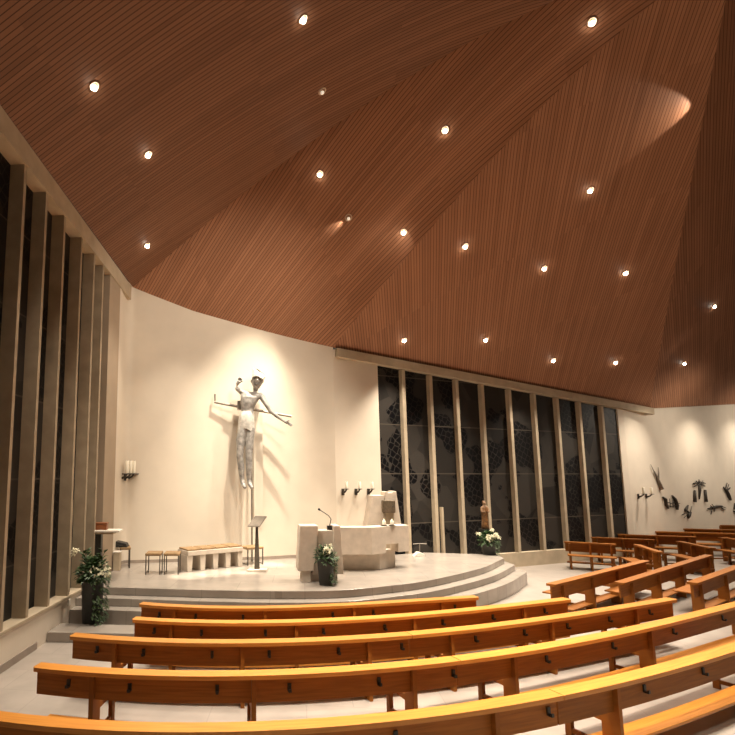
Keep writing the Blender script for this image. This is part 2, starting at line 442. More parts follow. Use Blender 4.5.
# right window wall --------------------------------------------------------
w2 = empty('window_2', (10, ww(10), 0), kind='structure'); W2O = Vector(w2.location)
mull_px = [405.3, 433, 459.5, 485.3, 512.8, 537.7, 560.7, 583, 605.5]
ZS2 = .48
mp_ = [on_line(px, 475, WA, WB) for px in mull_px]
for p in mp_:
    q = Vector((p.x, p.y, 0)); m_ = MB()
    m_.prism([v-W2O for v in (q-WDIR*.065-WN*.10, q+WDIR*.065-WN*.10, q+WDIR*.065+WN*.1, q-WDIR*.065+WN*.1)], ZS2, zw(p.x)-.3)
    m_.build('mullion', M['concrete'], w2)
ends = [on_line(381, 475, WA, WB)]+mp_+[on_line(623, 475, WA, WB)]
for a, b in zip(ends, ends[1:]):
    A, B = Vector((a.x, a.y, 0))+WN*.06-W2O, Vector((b.x, b.y, 0))+WN*.06-W2O
    za, zb = zw(a.x)-.28, zw(b.x)-.28
    m_ = MB(); m_.quadgrid([[A+Vector((0, 0, ZS2)), B+Vector((0, 0, ZS2))], [A+Vector((0, 0, za)), B+Vector((0, 0, zb))]],
        uvs=lambda i, j: ((a.x, b.x)[j]*1.08, (ZS2, (za, zb)[j])[i]))
    m_.build('pane', M['glass'], w2)
m_ = MB(); a, b = Vector((ends[0].x, ends[0].y, 0)), Vector((ends[-1].x, ends[-1].y, 0))
m_.prism([v-W2O for v in (a-WN*.14, b-WN*.14, b+WN*.2, a+WN*.2)], 0, ZS2); m_.build('window_sill', M['concrete'], w2)
ph = on_line(440, 520, WA, WB); q = Vector((ph.x, ph.y, 0))-WN*.06-W2O
m_ = MB(); m_.prism([q-WDIR*.04-WN*.08, q+WDIR*.04-WN*.08, q+WDIR*.04+WN*.02, q-WDIR*.04+WN*.02], ZS2, on_line(440, 507, WA, WB).z)
m_.build('half_mullion', M['concrete'], w2)
# plaster panels at both ends of the window wall
def panel(name, a, b, th=.2, off=0):
    A, B = Vector((a.x, a.y, 0))-WN*off, Vector((b.x, b.y, 0))-WN*off
    m_ = MB(); V = lambda p, z: Vector((p.x, p.y, z))
    m_.quadgrid([[V(A, 0), V(A, zw(a.x)-.02), V(A+WN*th, zw(a.x)-.02), V(A+WN*th, 0)], [V(B, 0), V(B, zw(b.x)-.02), V(B+WN*th, zw(b.x)-.02), V(B+WN*th, 0)]], True, True)
    return m_.build(name, M['plaster'], kind='structure')
panel('wall_back', Vector((WA[0], WA[1], 0)), ends[0])
panel('wall_corner', ends[-1], RW0)
beam('trim_3', Vector((bw0.x, bw0.y, 0)), Vector((bw1.x, bw1.y, 0)), bw0.z, bw1.z, .16, .3, -WN, .27, M['concrete'])
# right wall
N = 20; m_ = MB(); lo_, hi_ = [], []
a_, b_ = rtop(650, 408.5), C4
for i in range(N+1):
    p = RW0.lerp(RW0+(Vector((b_.x, b_.y, 0))-RW0), i/N); lo_.append(p)
    t = ((p-Vector((a_.x, a_.y, 0))).length)/((Vector((b_.x, b_.y, 0))-Vector((a_.x, a_.y, 0))).length)
    if p.x < a_.x: t = 0
    hi_.append(Vector((p.x, p.y, a_.z+(b_.z-a_.z)*t+.05)))
m_.quadgrid([lo_, hi_]); m_.build('wall_right', M['plaster'], kind='structure')
RWD = (RW1-RW0).normalized(); RWN = Vector((RWD.y, -RWD.x, 0))          # towards the room

# altar platform -----------------------------------------------------------
st = [on_z(px, py, ZS) for px, py in ((103, 587), (160, 588.5), (212, 590), (280, 591), (341, 590), (390, 585.5), (430, 580), (481, 568), (504, 558))]
ARC = smooth_curve([(wl(st[0].y)+.005, st[0].y)]+[(p.x, p.y) for p in st], 5)
def offset_curve(P, d):
    out = []; n = len(P)
    for i, p in enumerate(P):
        t = (P[min(i+1, n-1)]-P[max(i-1, 0)]).normalized(); out.append(p+Vector((t.y, -t.x, 0))*d)
    return out
def step(name, d, z0, z1):
    arc = offset_curve(ARC, d)
    arc[0].x = wl(arc[0].y)+.01
    ex = d*.45
    back = [(8.15+ex, 16.9), (6.0, 17.35), (4.6, 16.75), (2.98, 16.12), (1.9, 16.1)] + [(p.x+.0, p.y-.01) for p in reversed(APC[1:-7])] + [(wl(14.1)+.02, 14.1)]
    poly = [(p.x, p.y) for p in arc]+back
    m_ = MB(); m_.prism(poly, z0, z1); return m_.build(name, M['stage'], kind='structure', bevel=.012)
step('altar_platform', 0, .53, ZS)
step('platform_step', .29, .36, .529)
step('platform_step', .60, 0, .359)
sa = on_z(48, 632, .19); sb = on_z(133, 633.5, .19)
m_ = MB(); m_.prism([(wl(sa.y)+.01, sa.y), (sb.x, sb.y), (0.3, sb.y+.05), (.9, sb.y+.5), (.95, 10.75), (-.5, 10.8), (wl(11.1)+.01, 11.1)], 0, .19)
m_.build('platform_step', M['stage'], kind='structure', bevel=.012)

# ------------------------------------------------------------------- pews
def arclen(P):
    d = [0]
    for a, b in zip(P, P[1:]): d.append(d[-1]+(b-a).length)
    return d
class Path:
    def __init__(s, P): s.P = [Vector((p[0], p[1], 0)) for p in P]; s.d = arclen(s.P); s.L = s.d[-1]
    def at(s, x):
        x = min(max(x, 0), s.L); k = max(0, min(len(s.P)-2, int(np.searchsorted(s.d, x))-1))
        a, b = s.P[k], s.P[k+1]; p = a.lerp(b, (x-s.d[k])/max(1e-9, s.d[k+1]-s.d[k]))
        h = .15; 
        k0 = s.pt(max(0, x-h)); k1 = s.pt(min(s.L, x+h)); t = (k1-k0).normalized()
        return p, t, Vector((-t.y, t.x, 0))
    def pt(s, x):
        k = max(0, min(len(s.P)-2, int(np.searchsorted(s.d, x))-1))
        return s.P[k].lerp(s.P[k+1], (x-s.d[k])/max(1e-9, s.d[k+1]-s.d[k]))
    def s_of_px(s, px, z=.8):
        best = min(range(201), key=lambda i: abs(proj(s.pt(s.L*i/200)+Vector((0, 0, z)))[0]-px)); return s.L*best/200
def sweep(path, org, o0, o1, z0, z1, s0=0, s1=None, seg=20, rl=0, rr=0, m_=None):
    s1 = path.L if s1 is None else s1; m_ = m_ or MB()
    ss = [s0+(s1-s0)*i/seg for i in range(seg+1)]
    if rl: ss = [s0+rl*(1-math.cos(k*PI/12)) for k in range(6)]+[x for x in ss if x > s0+rl]
    if rr: ss = [x for x in ss if x < s1-rr]+[s1-rr*(1-math.cos(k*PI/12)) for k in reversed(range(6))]
    rows = []; w = o1-o0
    for x in ss:
        p, t, n = path.at(x); p = p-org; a = o0
        if rl and x < s0+rl: a = o0+rl-math.sqrt(max(0, rl*rl-(rl-(x-s0))**2))
        if rr and x > s1-rr: a = o0+rr-math.sqrt(max(0, rr*rr-(rr-(s1-x))**2))
        a = min(a, o1-.02)
        rows.append([p+n*a+Vector((0, 0, z0)), p+n*a+Vector((0, 0, z1)), p+n*o1+Vector((0, 0, z1)), p+n*o1+Vector((0, 0, z0))])
    vv = [0, z1-z0, z1-z0+w, 2*(z1-z0)+w, 2*(z1-z0)+2*w]; jit = random.random()*9
    m_.quadgrid(rows, True, True, lambda a, b_: (ss[a]+jit, vv[b_]+jit))
    return m_
PEWS = 'wooden pews around the altar platform'
def pew(pts, label, posts=None, hooks=None, dark=False, rl=.05, rr=.05, ht=.87, group=PEWS, si=.06, so=.06):
    path = Path(pts); mid = path.pt(path.L/2); W = M['wood_d'] if dark else M['wood']
    root = empty('pew', mid, label, 'pew', group); o = mid
    P = lambda p, t, n, a, b, z: p-o+t*a+n*b+Vector((0, 0, z))
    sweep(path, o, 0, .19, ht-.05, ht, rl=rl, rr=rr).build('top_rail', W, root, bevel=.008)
    brest = sweep(path, o, .09, .12, ht-.335, ht-.05, .02 if rl else .004, path.L-(.02 if rr else .004)).build('backrest', M['wood_d'], root)
    sweep(path, o, .34, .74, .45, .485, si, path.L-so).build('seat', W, root, bevel=.008)
    sweep(path, o, .07, .34, .17, .205, si*.95, path.L-so*.6).build('kneeler', W, root, bevel=.006)
    sp = [path.s_of_px(x) for x in posts] if posts else [path.L*f for f in (.1, .5, .9)]
    sp = [min(max(x, .12), path.L-.12) for x in sp]
    for x in sp:
        p, t, n = path.at(x)
        def bar(b0, b1, z0, z1, th=.055):
            m_ = MB()
            q = [P(p, t, n, a, b, 0) for a, b in ((-th/2, b0), (th/2, b0), (th/2, b1), (-th/2, b1))]
            return m_.quadgrid([[v+Vector((0, 0, z0)) for v in q], [v+Vector((0, 0, z1)) for v in q]], True, True, lambda a, b_: (b_*.1, a*.1)) and m_
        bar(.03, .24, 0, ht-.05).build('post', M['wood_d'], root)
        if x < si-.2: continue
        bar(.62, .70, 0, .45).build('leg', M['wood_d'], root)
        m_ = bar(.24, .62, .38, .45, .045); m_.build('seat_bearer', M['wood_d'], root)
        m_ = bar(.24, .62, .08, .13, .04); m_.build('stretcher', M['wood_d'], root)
    hs = [path.s_of_px(x) for x in hooks] if hooks else []
    for x in hs:
        p, t, n = path.at(x); ang = math.atan2(t.y, t.x)
        m_ = MB(); m_.box(P(p, t, n, 0, .082, ht-.17), (.042, .02, .085), ang)
        m_.box(P(p, t, n, 0, .06, ht-.205), (.034, .06, .018), ang); m_.box(P(p, t, n, 0, .034, ht-.195), (.034, .012, .035), ang)
        m_.build('hook', M['hook'], brest)
    return path
ZT = .87
def row(px, deg=4, x0=None, x1=None):
    W = [on_z(a, b, ZT-.05) for a, b in px]
    cf = np.polyfit([p.x for p in W], [p.y for p in W], deg)
    x0 = W[0].x if x0 is None else x0; x1 = W[-1].x if x1 is None else x1
    return [(x0+(x1-x0)*i/60, float(np.polyval(cf, x0+(x1-x0)*i/60))) for i in range(61)]
def cut(P, px):        # split a row polyline where it crosses image column px
    k = min(range(len(P)), key=lambda i: abs(proj((P[i][0], P[i][1], ZT))[0]-px)); m1 = tuple(P[k][i]*.97+P[k-1][i]*.03 for i in (0, 1)); m2 = tuple(P[k][i]*.97+P[k+1][i]*.03 for i in (0, 1)); return P[:k]+[m1], [m2]+P[k+1:]
def offs(P, d):
    return [(p.x, p.y) for p in offset_curve([Vector((a, b, 0)) for a, b in P], d)]
row1 = row([(138, 607), (180, 610), (264, 611), (320, 610), (380, 606), (430, 603.5), (480, 600)], 3)
row2 = row([(131, 623), (180, 625), (294, 626), (380, 621.5), (470, 613.5), (560, 604), (572, 602)], 3)
row3 = row([(68, 640), (130, 644), (200, 646.5), (240, 648), (310, 646), (380, 641), (414, 638), (490, 630), (560, 622), (615, 613), (678, 602)], 3)
row4 = row([(33, 670.4), (100, 678), (180, 682), (253, 683), (320, 678), (380, 671), (469, 663), (560, 648), (615, 641), (680, 624), (735, 611), (800, 593)], 3)
row5 = row([(-70, 716), (0, 726), (87, 733.6), (180, 738), (250, 738), (360, 731), (480, 716), (560, 698), (615, 692), (680, 672), (735, 655), (800, 634)], 3)
pew(row1, 'long curved pew nearest the platform steps, front row', [173, 266, 355, 443], [158, 195, 244, 334, 376, 458])
pew(row2, 'long curved pew directly behind the front row', [171, 296, 416, 526], [152, 200, 266.5, 326, 386, 445, 496, 548])
a, b = cut(row3, 413.5)
pew(a, 'pale left pew of the third row from the platform', [112, 242, 371], [95, 141.5, 212, 270.6, 340, 404], rr=0)
pew(b, 'orange right pew of the third row, ending at the aisle', [455, 555, 640], [480, 528, 572, 614, 654], rl=0)
a, b = cut(row4, 467.5)
pew(a, 'left pew of the fourth row, with a rounded end near the left wall', [91, 254, 416], [65, 127, 216, 290, 382, 458], rr=0)
pew(b, 'right pew of the fourth row, running out of the picture on the right', [519, 654, 775], [551, 618, 679, 728], rl=0)
a, b = cut(row5, 570)
pew(a, 'nearest left pew, cut off by the bottom edge of the picture', [60, 250, 500], [150, 330, 400, 554], rr=0)
pew(b, 'nearest full pew at the lower right, with dark orange top rail', [622, 770], [652, 710], rl=0)
p1 = row([(555, 587), (600, 576), (650, 562.5)], 1); p2 = row([(626, 586), (665, 571), (714, 557)], 1); p3 = row([(700, 586), (735, 570), (790, 551)], 1)
pew(p1, 'short pew past the aisle, closest to the right end of the steps', [566, 595, 620], None, True, si=.95)
pew(p2, 'second short pew past the aisle, in front of the far right block', [635, 662, 685, 711], None, True, si=.95)
pew(p3, 'third pew past the aisle, cut by the right edge of the picture', [704, 729, 770], None, True, si=.95)
def line_pew(a, d, L, label, **k):           # rear edge starts at a and runs L metres in direction d
    d = Vector((d[0], d[1], 0)).normalized(); pts = [(a[0]+d.x*L*i/8, a[1]+d.y*L*i/8) for i in range(9)]
    return pew(pts, label, None, None, True, **k)
def far_pew(px, py, d, L, label):             # left-far end given in the picture; runs towards the viewer's right; faces the platform
    p = on_z(px, py, ZT); d = Vector((d[0], d[1], 0)).normalized()
    pts = [(p.x+d.x*L*(1-i/8), p.y+d.y*L*(1-i/8)) for i in range(9)]
    return pew(pts, label, None, None, True)
far_pew(564, 541, (.80, -.46), 1.5, 'far block front pew facing us, its seat open to the floor')
far_pew(590.5, 536.7, (.84, -.38), 1.95, 'second pew of the far block facing us, below the last window panes')
far_pew(616.6, 533.8, (.87, -.34), 2.5, 'third pew of the far block facing us, below the window end')
far_pew(639.5, 530.5, (.9, -.30), 3.6, 'fourth pew of the far block facing us, below the wall candle holders')
far_pew(664, 527.8, (.94, -.28), 4.0, 'fifth pew of the far block facing us, below the hooked wall relief')
far_pew(706, 524.5, (.95, -.25), 4.2, 'rearmost pew of the far block facing us, below the right wall reliefs')
def mid_pew(a, b, label):
    A, B = on_z(*a, ZT), on_z(*b, ZT)         # near end, far end
    pts = [(A.x+(B.x-A.x)*i/8, A.y+(B.y-A.y)*i/8) for i in range(9)]
    return pew(pts, label, None, None, True, so=.55)
mid_pew((664, 552), (640, 544.3), 'short angled pew in the middle of the far right, leftmost of three')
mid_pew((716.6, 548), (682, 541), 'short angled pew in the middle of the far right, centre of three')
mid_pew((772, 543.5), (723.5, 537), 'short angled pew in the far right, rightmost of three')

# --------------------------------------------------------------- crucifix
wallY = lambda px: min(APC, key=lambda p: abs(proj((p.x, p.y, 3))[0]-px)).y
YC = wallY(250)-.42
cr0 = on_z(252, 563, ZS); cr0 = Vector((on_Y(252, 520, YC).x, YC, ZS))
cru = empty('crucifix', cr0, 'large silvery metal crucifix figure mounted before the bright apse wall', 'crucifix')
K = lambda px, py, dy=0: on_Y(px, py, YC+dy)-cr0
m_ = MB(); top = K(252, 398, .16).z
m_.box((0, .16, top/2), (.05, .05, top)); m_.build('upright_pole', M['steel'], cru)
m_ = MB(); zb = K(257, 520).z
bx = K(257, 450).x; yb = wallY(257)-YC-.06
m_.box((bx+.05, yb, (zb+top)/2), (.27, .03, top-zb)); m_.build('reflected_light_strip', M['beam'], cru)  # added pale strip, stands for the band of light reflected onto the wall
m_ = MB(); m_.tube([K(215, 394, .1), K(215, 401.5, .1)], .028); m_.tube([K(214.3, 402, .1), K(238, 406.5, .1), K(262, 411, .1), K(291.5, 416.3, .1)], .042)
m_.build('cross_arm', M['steel'], cru)
m_ = MB(); c_ = K(239.5, 405.5, .1); m_.box(c_, (.13, .2, .26)); m_.box(c_+Vector((.12, .1, 0)), (.2, .08, .08)); m_.build('bracket', M['steel'], cru)
# one continuous figure
def fuse(mbs, name, m, parent, voxel):
    me = bpy.data.meshes.new(name); mbs.bm.to_mesh(me); mbs.bm.free()
    t = bpy.data.objects.new(name, me); COL.objects.link(t)
    q = t.modifiers.new('remesh', 'REMESH'); q.mode = 'VOXEL'; q.voxel_size = voxel
    q = t.modifiers.new('smooth', 'SMOOTH'); q.factor = .5; q.iterations = 2
    dg = bpy.context.evaluated_depsgraph_get(); dg.update()
    me2 = bpy.data.meshes.new_from_object(t.evaluated_get(dg)); me2.name = name; bpy.data.objects.remove(t)
    for p in me2.polygons: p.use_smooth = True
    me2.materials.clear(); me2.materials.append(m)
    o = bpy.data.objects.new(name, me2); COL.objects.link(o)
    if parent: o.parent = parent
    return o
m_ = MB(); J = lambda px, py, dy=0: K(px, py, dy-.08)
rows = []       # torso: angular planes, broad shoulders, narrow waist
for y_, x0_, x1_, th, dy in ((432, 239.5, 254.3, .13, 0), (425, 239.8, 254, .15, 0), (417, 240.8, 253.2, .14, 0), (410, 241.2, 253.4, .125, 0), (403, 240.6, 256.6, .15, -.02), (397, 240.4, 260, .155, -.02), (393.2, 241, 262.2, .12, 0), (391.5, 246, 260, .07, 0)):
    a_, b_ = J(x0_, y_, dy), J(x1_, y_+(1.5 if y_ < 398 else 0), dy); c_ = (a_+b_)/2; w_ = (b_.x-a_.x)/2
    rows.append([c_+Vector((w_*math.copysign(abs(math.cos(t))**.7, math.cos(t)), th*math.copysign(abs(math.sin(t))**.8, math.sin(t)), (b_.z-a_.z)/2*math.cos(t))) for t in [2*PI*k/24 for k in range(24)]])
m_.quadgrid(rows, True, True)
m_.tube([J(253.5, 394), J(255.3, 390, -.02), J(256.3, 386.5, -.04)], [.10, .085, .08], 12)
hrows = []
for y_, x_, rx, ry in ((389.3, 256.4, .05, .06), (387.6, 256.5, .10, .12), (384.5, 256.8, .15, .16), (380.5, 257.3, .175, .19), (376.5, 258.1, .17, .19), (373, 258.9, .12, .14), (371.5, 259, .04, .05)):
    c_ = J(x_, y_, -.05); hrows.append([c_+Vector((rx*math.cos(t), ry*math.sin(t)-(.03 if math.sin(t) < -.6 else 0), 0)) for t in [2*PI*k/16 for k in range(16)]])
m_.quadgrid(hrows, True, True)
f0 = J(257.2, 381.3, -.05)+Vector((0, -.185, 0))
m_.tube([f0+Vector((.0, -.01, .09)), f0+Vector((.0, -.075, -.02)), f0+Vector((.0, -.02, -.05))], [.03, .04, .03], 8)
m_.tube([f0+Vector((-.12, .02, .085)), f0+Vector((0, -.025, .105)), f0+Vector((.12, .02, .08))], [.025, .034, .025], 8)
m_.tube([f0+Vector((-.06, -.0, -.115)), f0+Vector((0, -.03, -.11)), f0+Vector((.06, -.0, -.12))], [.018, .026, .018], 8)
for sx in (-1, 1): m_.blob(f0+Vector((sx*.175, .19, .0)), .045, (.5, .8, 1.3))
# arm bent up on the left, arm reaching down and out on the right
m_.tube([J(246, 394), J(241, 391.8), J(236.4, 388.2, -.05)], [.10, .08, .06], 10)
m_.tube([J(236.4, 388.6, -.05), J(237.4, 384, -.10), J(239.3, 381.2, -.12)], [.066, .052, .055], 10)
for k, (dx, dy_) in enumerate(((-1.2, -3.0), (.2, -3.6), (1.6, -3.2), (2.6, -2.0))):
    m_.tube([J(239.3, 381, -.12), J(239.4+dx*.6, 380.8+dy_*.6, -.13), J(239.6+dx*.95, 380.8+dy_, -.18)], [.032, .027, .022], 7)
m_.tube([J(239.6, 382, -.13), J(241.4, 381.6, -.15), J(242.6, 380.9, -.18)], [.03, .026, .02], 7)
m_.tube([J(259, 395.5), J(261.8, 397, -.02), J(266, 404, -.05), J(270.4, 411, -.06)], [.11, .09, .075, .062], 10)
m_.tube([J(270.4, 411, -.06), J(277, 416.2, -.05), J(284.5, 421.3, -.03), J(287.3, 422.9, -.03)], [.062, .058, .042, .045], 10)
for dx, dy_ in ((3.2, .3), (4.7, 1.4), (5.2, 2.5), (4.2, 3.4)):
    m_.tube([J(287.0, 422.8, -.03), J(287.3+dx*.5, 422.9+dy_*.6, -.03), J(287.3+dx, 422.9+dy_, -.05)], [.028, .024, .02], 7)
m_.tube([J(286, 422, -.04), J(287.6, 420.9, -.06), J(289.8, 420.3, -.08)], [.028, .022, .018], 7)
for xs in (((243.6, 428), (240.6, 440), (239.8, 456), (241.2, 468), (242, 479.5), (243.2, 484), (245.4, 488)), ((250.4, 428), (249.6, 440), (249, 456), (249.1, 468), (248.9, 479.5), (249.9, 484), (252.2, 488.5))):
    m_.tube([J(x_, y_, d_) for (x_, y_), d_ in zip(xs, (0, -.02, -.05, -.02, 0, -.04, -.14))], [.15, .135, .10, .098, .066, .07, .05], 12)
body = fuse(m_, 'figure', M['silver'], cru, .016)
m_ = MB()       # loincloth: folded sheet round the hips
rows = []
for z_, rx, ry in ((411.5, .185, .145), (415, .215, .175), (420, .235, .19), (426, .245, .185), (430.5, .255, .17)):
    c_ = K(246.8-(z_-411)*.02, z_, -.08); rows.append([c_+Vector((rx*math.cos(t)*(1+.06*math.sin(5*t+z_)), ry*math.sin(t)*(1+.06*math.sin(4*t)), .05*math.sin(3*t+.6)*(z_-411)/20)) for t in [2*PI*k/28 for k in range(28)]])
m_.quadgrid(rows, True); m_.build('loincloth', M['loin'], body, True)
m_ = MB()       # crown: tilted cap with two pointed corners
c_ = K(258.5, 376, -.13)
crown = [K(252.6, 377, -.36), K(252.8, 367.3, -.26), K(258.8, 369.6, -.34), K(265.6, 375.8, -.38), K(262.8, 378.6, -.42), K(256.8, 375.6, -.44)]
cb = [p+Vector((0, .42, .0)) for p in crown]
m_.quadgrid([crown, cb], True, True); m_.build('crown', M['loin'], body)
# ------------------------------------------------------------ small stuff
def candle(p, r, h, label, group, lit=False):
    o = empty('candle', p, label, 'candle', group)
    m_ = MB(); m_.lathe([(r*.96, 0), (r, .01), (r, h-.01), (r*.85, h), (.004, h-.008)], n=14); wx = m_.build('wax', M['wax'], o, True)
    m_ = MB(); m_.tube([(0, 0, h-.01), (.002, 0, h+.018)], .0035, 5); m_.build('wick', M['hook'], wx)
    if lit:
        m_ = MB(); m_.lathe([(.002, h+.012), (.008, h+.02), (.006, h+.032), (.001, h+.045)], n=8); m_.build('flame', M['flame'], o, True)
def bracket(base, out, tang, label, group, n=1, sp=.16):
    o = empty('candle_bracket', base, label, 'candle holder', group)
    m_ = MB(); m_.box((0, 0, -.09)+0*out if False else Vector((0, 0, -.09))+out*.02, (.09, .03, .2), math.atan2(tang.y, tang.x)); m_.build('wall_plate', M['darkmetal'], o)
    for k in range(n):
        q = tang*((k-(n-1)/2)*sp)
        m_ = MB(); m_.tube([q+Vector((0, 0, -.12))+out*.03, q+Vector((0, 0, -.08))+out*.14, q+Vector((0, 0, -.012))+out*.22], [.035, .03, .022]); m_.build('arm', M['darkmetal'], o, True)
    m_ = MB()
    if n > 1: m_.box(out*.22, ((n-1)*sp+.26, .14, .03), math.atan2(tang.y, tang.x))
    else: m_.lathe([(.02, -.015), (.085, .0), (.085, .012), (.01, .012)], out*.22, 16)
    m_.build('tray', M['darkmetal'], o)
    return [Vector(base)+out*.22+tang*((k-(n-1)/2)*sp)+Vector((0, 0, .016)) for k in range(n)]
def wall_at(px, py):      # point and frame on the apse wall
    best = None
    for i in range(len(APC)-1):
        p = on_line(px, py, APC[i], APC[i+1]); t = (APC[i+1]-APC[i]); s_ = (Vector((p.x, p.y, 0))-APC[i]).dot(t)/t.length_squared
        if -.02 <= s_ <= 1.02:
            d = t.normalized(); return p, Vector((d.y, -d.x, 0)), d
ps, out, d = wall_at(124.5, 474)
spots = bracket(ps, out, d, 'three-armed dark candle bracket on the left of the apse wall', None, 3, .15)
for q, w in zip(spots, ('left', 'middle', 'right')):
    candle(q, .05, .36, 'cream candle, %s of three on the left wall bracket' % w, 'candles on the left wall bracket')
for px, py, w in ((342.5, 489, 'left'), (355.5, 489, 'middle'), (368, 489, 'right')):
    pw = on_line(px, py, WA, WB); pw = Vector((pw.x, pw.y, pw.z))
    for q in bracket(pw-WN*.005, -WN, WDIR, '%s of three dark candle brackets on the wall behind the altar' % w, 'candle brackets behind the altar'):
        candle(q, .04, .21, 'cream candle on the %s bracket behind the altar' % w, 'candles behind the altar')
for px, w in ((637.5, 'left'), (645.5, 'right')):
    pw = on_line(px, 494, RW0, RW1)
    for q in bracket(pw+RWN*.005, RWN, RWD, '%s of two dark candle brackets on the far right wall' % w, 'candle brackets on the right wall'):
        candle(q, .045, .25, 'cream candle on the %s bracket of the right wall' % w, 'candles on the right wall')

# ambo
am = on_z(318, 582.6, ZS); am0 = Vector((am.x, am.y, ZS))
amb = empty('ambo', am0, 'tall pale stone ambo with a microphone, in front of the altar', 'ambo')
X = lambda px: (px-PX)/F*am0.y*.985-am0.x
H = lambda py: on_Y(318, py, am0.y).z-ZS
m_ = MB(); m_.vprism([(X(297), H(571)), (X(313), H(571)), (X(317.8), H(525.8)), (X(299.8), H(525.8))], -.02, .5); m_.build('side_slab', M['stone'], amb, bevel=.01)
m_ = MB(); m_.vprism([(X(333), H(574)), (X(342), H(574)), (X(339.5), H(525.8)), (X(333.2), H(525.8))], -.02, .5); m_.build('side_slab', M['stone'], amb, bevel=.01)
m_ = MB(); m_.vprism([(X(312), .16), (X(334), .16), (X(334), H(531)), (X(316.5), H(531))], .10, .46); m_.build('reading_block', M['stone'], amb, bevel=.01)
m_ = MB(); m_.vprism([(X(301), 0), (X(310), 0), (X(310), H(571)+.02), (X(301), H(571)+.02)], .02, .42); m_.vprism([(X(309), 0), (X(337), 0), (X(337), .2), (X(309), .2)], .14, .42)
m_.build('foot', M['stone'], amb, bevel=.008)
mc = empty('microphone', am0+Vector((X(331), .24, H(531)+.002)), 'black gooseneck microphone standing on the stone ambo', 'microphone')
m_ = MB(); m_.box((0, 0, .05), (.13, .1, .10)); m_.build('base', M['hook'], mc, bevel=.01)
g = lambda px, py: on_Y(px, py, am0.y+.2)-Vector(mc.location)
m_ = MB(); m_.tube([(0, 0, .09), g(331, 519), g(328.5, 515.5), g(324, 512.5), g(320, 510)], .011, 6); m_.build('gooseneck', M['hook'], mc, True)
m_ = MB(); m_.tube([g(320.3, 510.2), g(319.4, 509.5), g(318, 508.8)], [.016, .028, .022], 8); m_.build('capsule', M['hook'], mc, True)

# altar
alt0 = Vector((3.4, 14.1, ZS))
alt = empty('altar', alt0, 'massive pale stone altar table on a recessed base', 'altar')
fy = on_z(380, 570, ZS).y-.3
zt_, zb_ = on_Y(372, 527.5, fy).z, on_Y(372, 554.6, fy).z
kx = on_Y(371.7, 540, fy); ll = on_Y(330, 540, fy)
re = on_z(409.5, 551, zb_)
K2, L2, E2 = Vector((kx.x, fy, 0)), Vector((ll.x, fy, 0)), Vector((re.x, re.y, 0))
bk = Vector((-.1, .40, 0))
Eb = E2+bk; Lb = Vector((ll.x, fy+.42, 0)); Kb = K2+Vector((-.05, .42, 0))
loc = lambda *ps: [(p.x-alt0.x, p.y-alt0.y) for p in ps]
zn = on_Y(390, 544, fy+.3).z
n1, n2 = K2.lerp(E2, .36), K2.lerp(E2, .70)
m_ = MB(); m_.prism(loc(L2, K2, E2, Eb, Kb, Lb), zn-ZS, zt_-ZS)
m_.prism(loc(L2, K2, n1, n1+bk, Kb, Lb), zb_-ZS, zn-ZS+.001); m_.prism(loc(n2, E2, Eb, n2+bk), zb_-ZS, zn-ZS+.001)
m_.build('table_block', M['stone'], alt)
b1, b2, b3 = on_z(341, 569.5, ZS), on_z(380, 570, ZS), on_z(395.5, 567, ZS)
m_ = MB(); m_.prism(loc(b1, b2, b3, b3+bk*.7, Vector((b1.x, b3.y+.65, 0))), 0, zb_-ZS+.01); m_.build('pedestal', M['stone'], alt)
for px, w in ((387.4, 'left'), (395.6, 'right')):
    q = on_z(px, 527.2, zt_); q = Vector((q.x, fy+.40, zt_+.002))
    d_ = empty('candle_dish', q, 'small dark dish under the %s candle on the altar' % w, 'dish', 'candle dishes on the altar')
    m_ = MB(); m_.lathe([(.05, 0), (.1, .012), (.1, .02), (.01, .016)], n=18); m_.build('plate', M['darkmetal'], d_)
    candle(q+Vector((0, 0, .021)), .048, .12, 'short lit white candle, %s of the pair on the altar' % w, 'candles on the altar', True)

# tabernacle
YT = 15.5; tb0 = Vector((on_Y(385, 540, YT).x, YT, ZS))
tab = empty('tabernacle', tb0, 'tapering stone tabernacle pillar with a bronze box, behind the altar', 'tabernacle')
T = lambda px, py: ((on_Y(px, py, YT).x-tb0.x), on_Y(px, py, YT).z-ZS)
m_ = MB(); m_.vprism([(T(361, 560)[0], 0), (T(384, 560)[0], 0), T(384.5, 495.5), T(372.5, 495.5)], 0, .55); m_.build('stone_wing', M['stone'], tab, bevel=.01)
m_ = MB(); m_.vprism([(T(384, 560)[0], 0), (T(394.5, 560)[0], 0), T(394.5, 534), T(401.5, 527), T(396, 491.2), T(392.7, 491.2), T(392.5, 492.8), T(388, 493), T(388, 491.6), T(385, 491.8)], -.02, .5); m_.build('stone_wing', M['stone'], tab, bevel=.01)
m_ = MB(); a_, b_ = T(381.8, 512.5), T(393.6, 500)
m_.box(((a_[0]+b_[0])/2, -.02, (a_[1]+b_[1])/2), (b_[0]-a_[0], .3, b_[1]-a_[1])); bx_ = m_.build('safe_box', M['bronze'], tab, bevel=.02)
m_ = MB(); m_.box(((a_[0]+b_[0])/2, -.18, (a_[1]+b_[1])/2), (b_[0]-a_[0]-.06, .02, b_[1]-a_[1]-.06)); dr_ = m_.build('door', M['bronze'], tab)
m_ = MB(); m_.blob(((a_[0]+b_[0])/2+.1, -.2, (a_[1]+b_[1])/2), .022); m_.build('knob', M['lectern'], dr_, True)
m_ = MB(); a_ = T(385, 512.5); b_ = T(393, 512.5); m_.box(((a_[0]+b_[0])/2, -.03, a_[1]/2), (b_[0]-a_[0], .06, a_[1])); m_.build('stem', M['concrete_d'], tab)

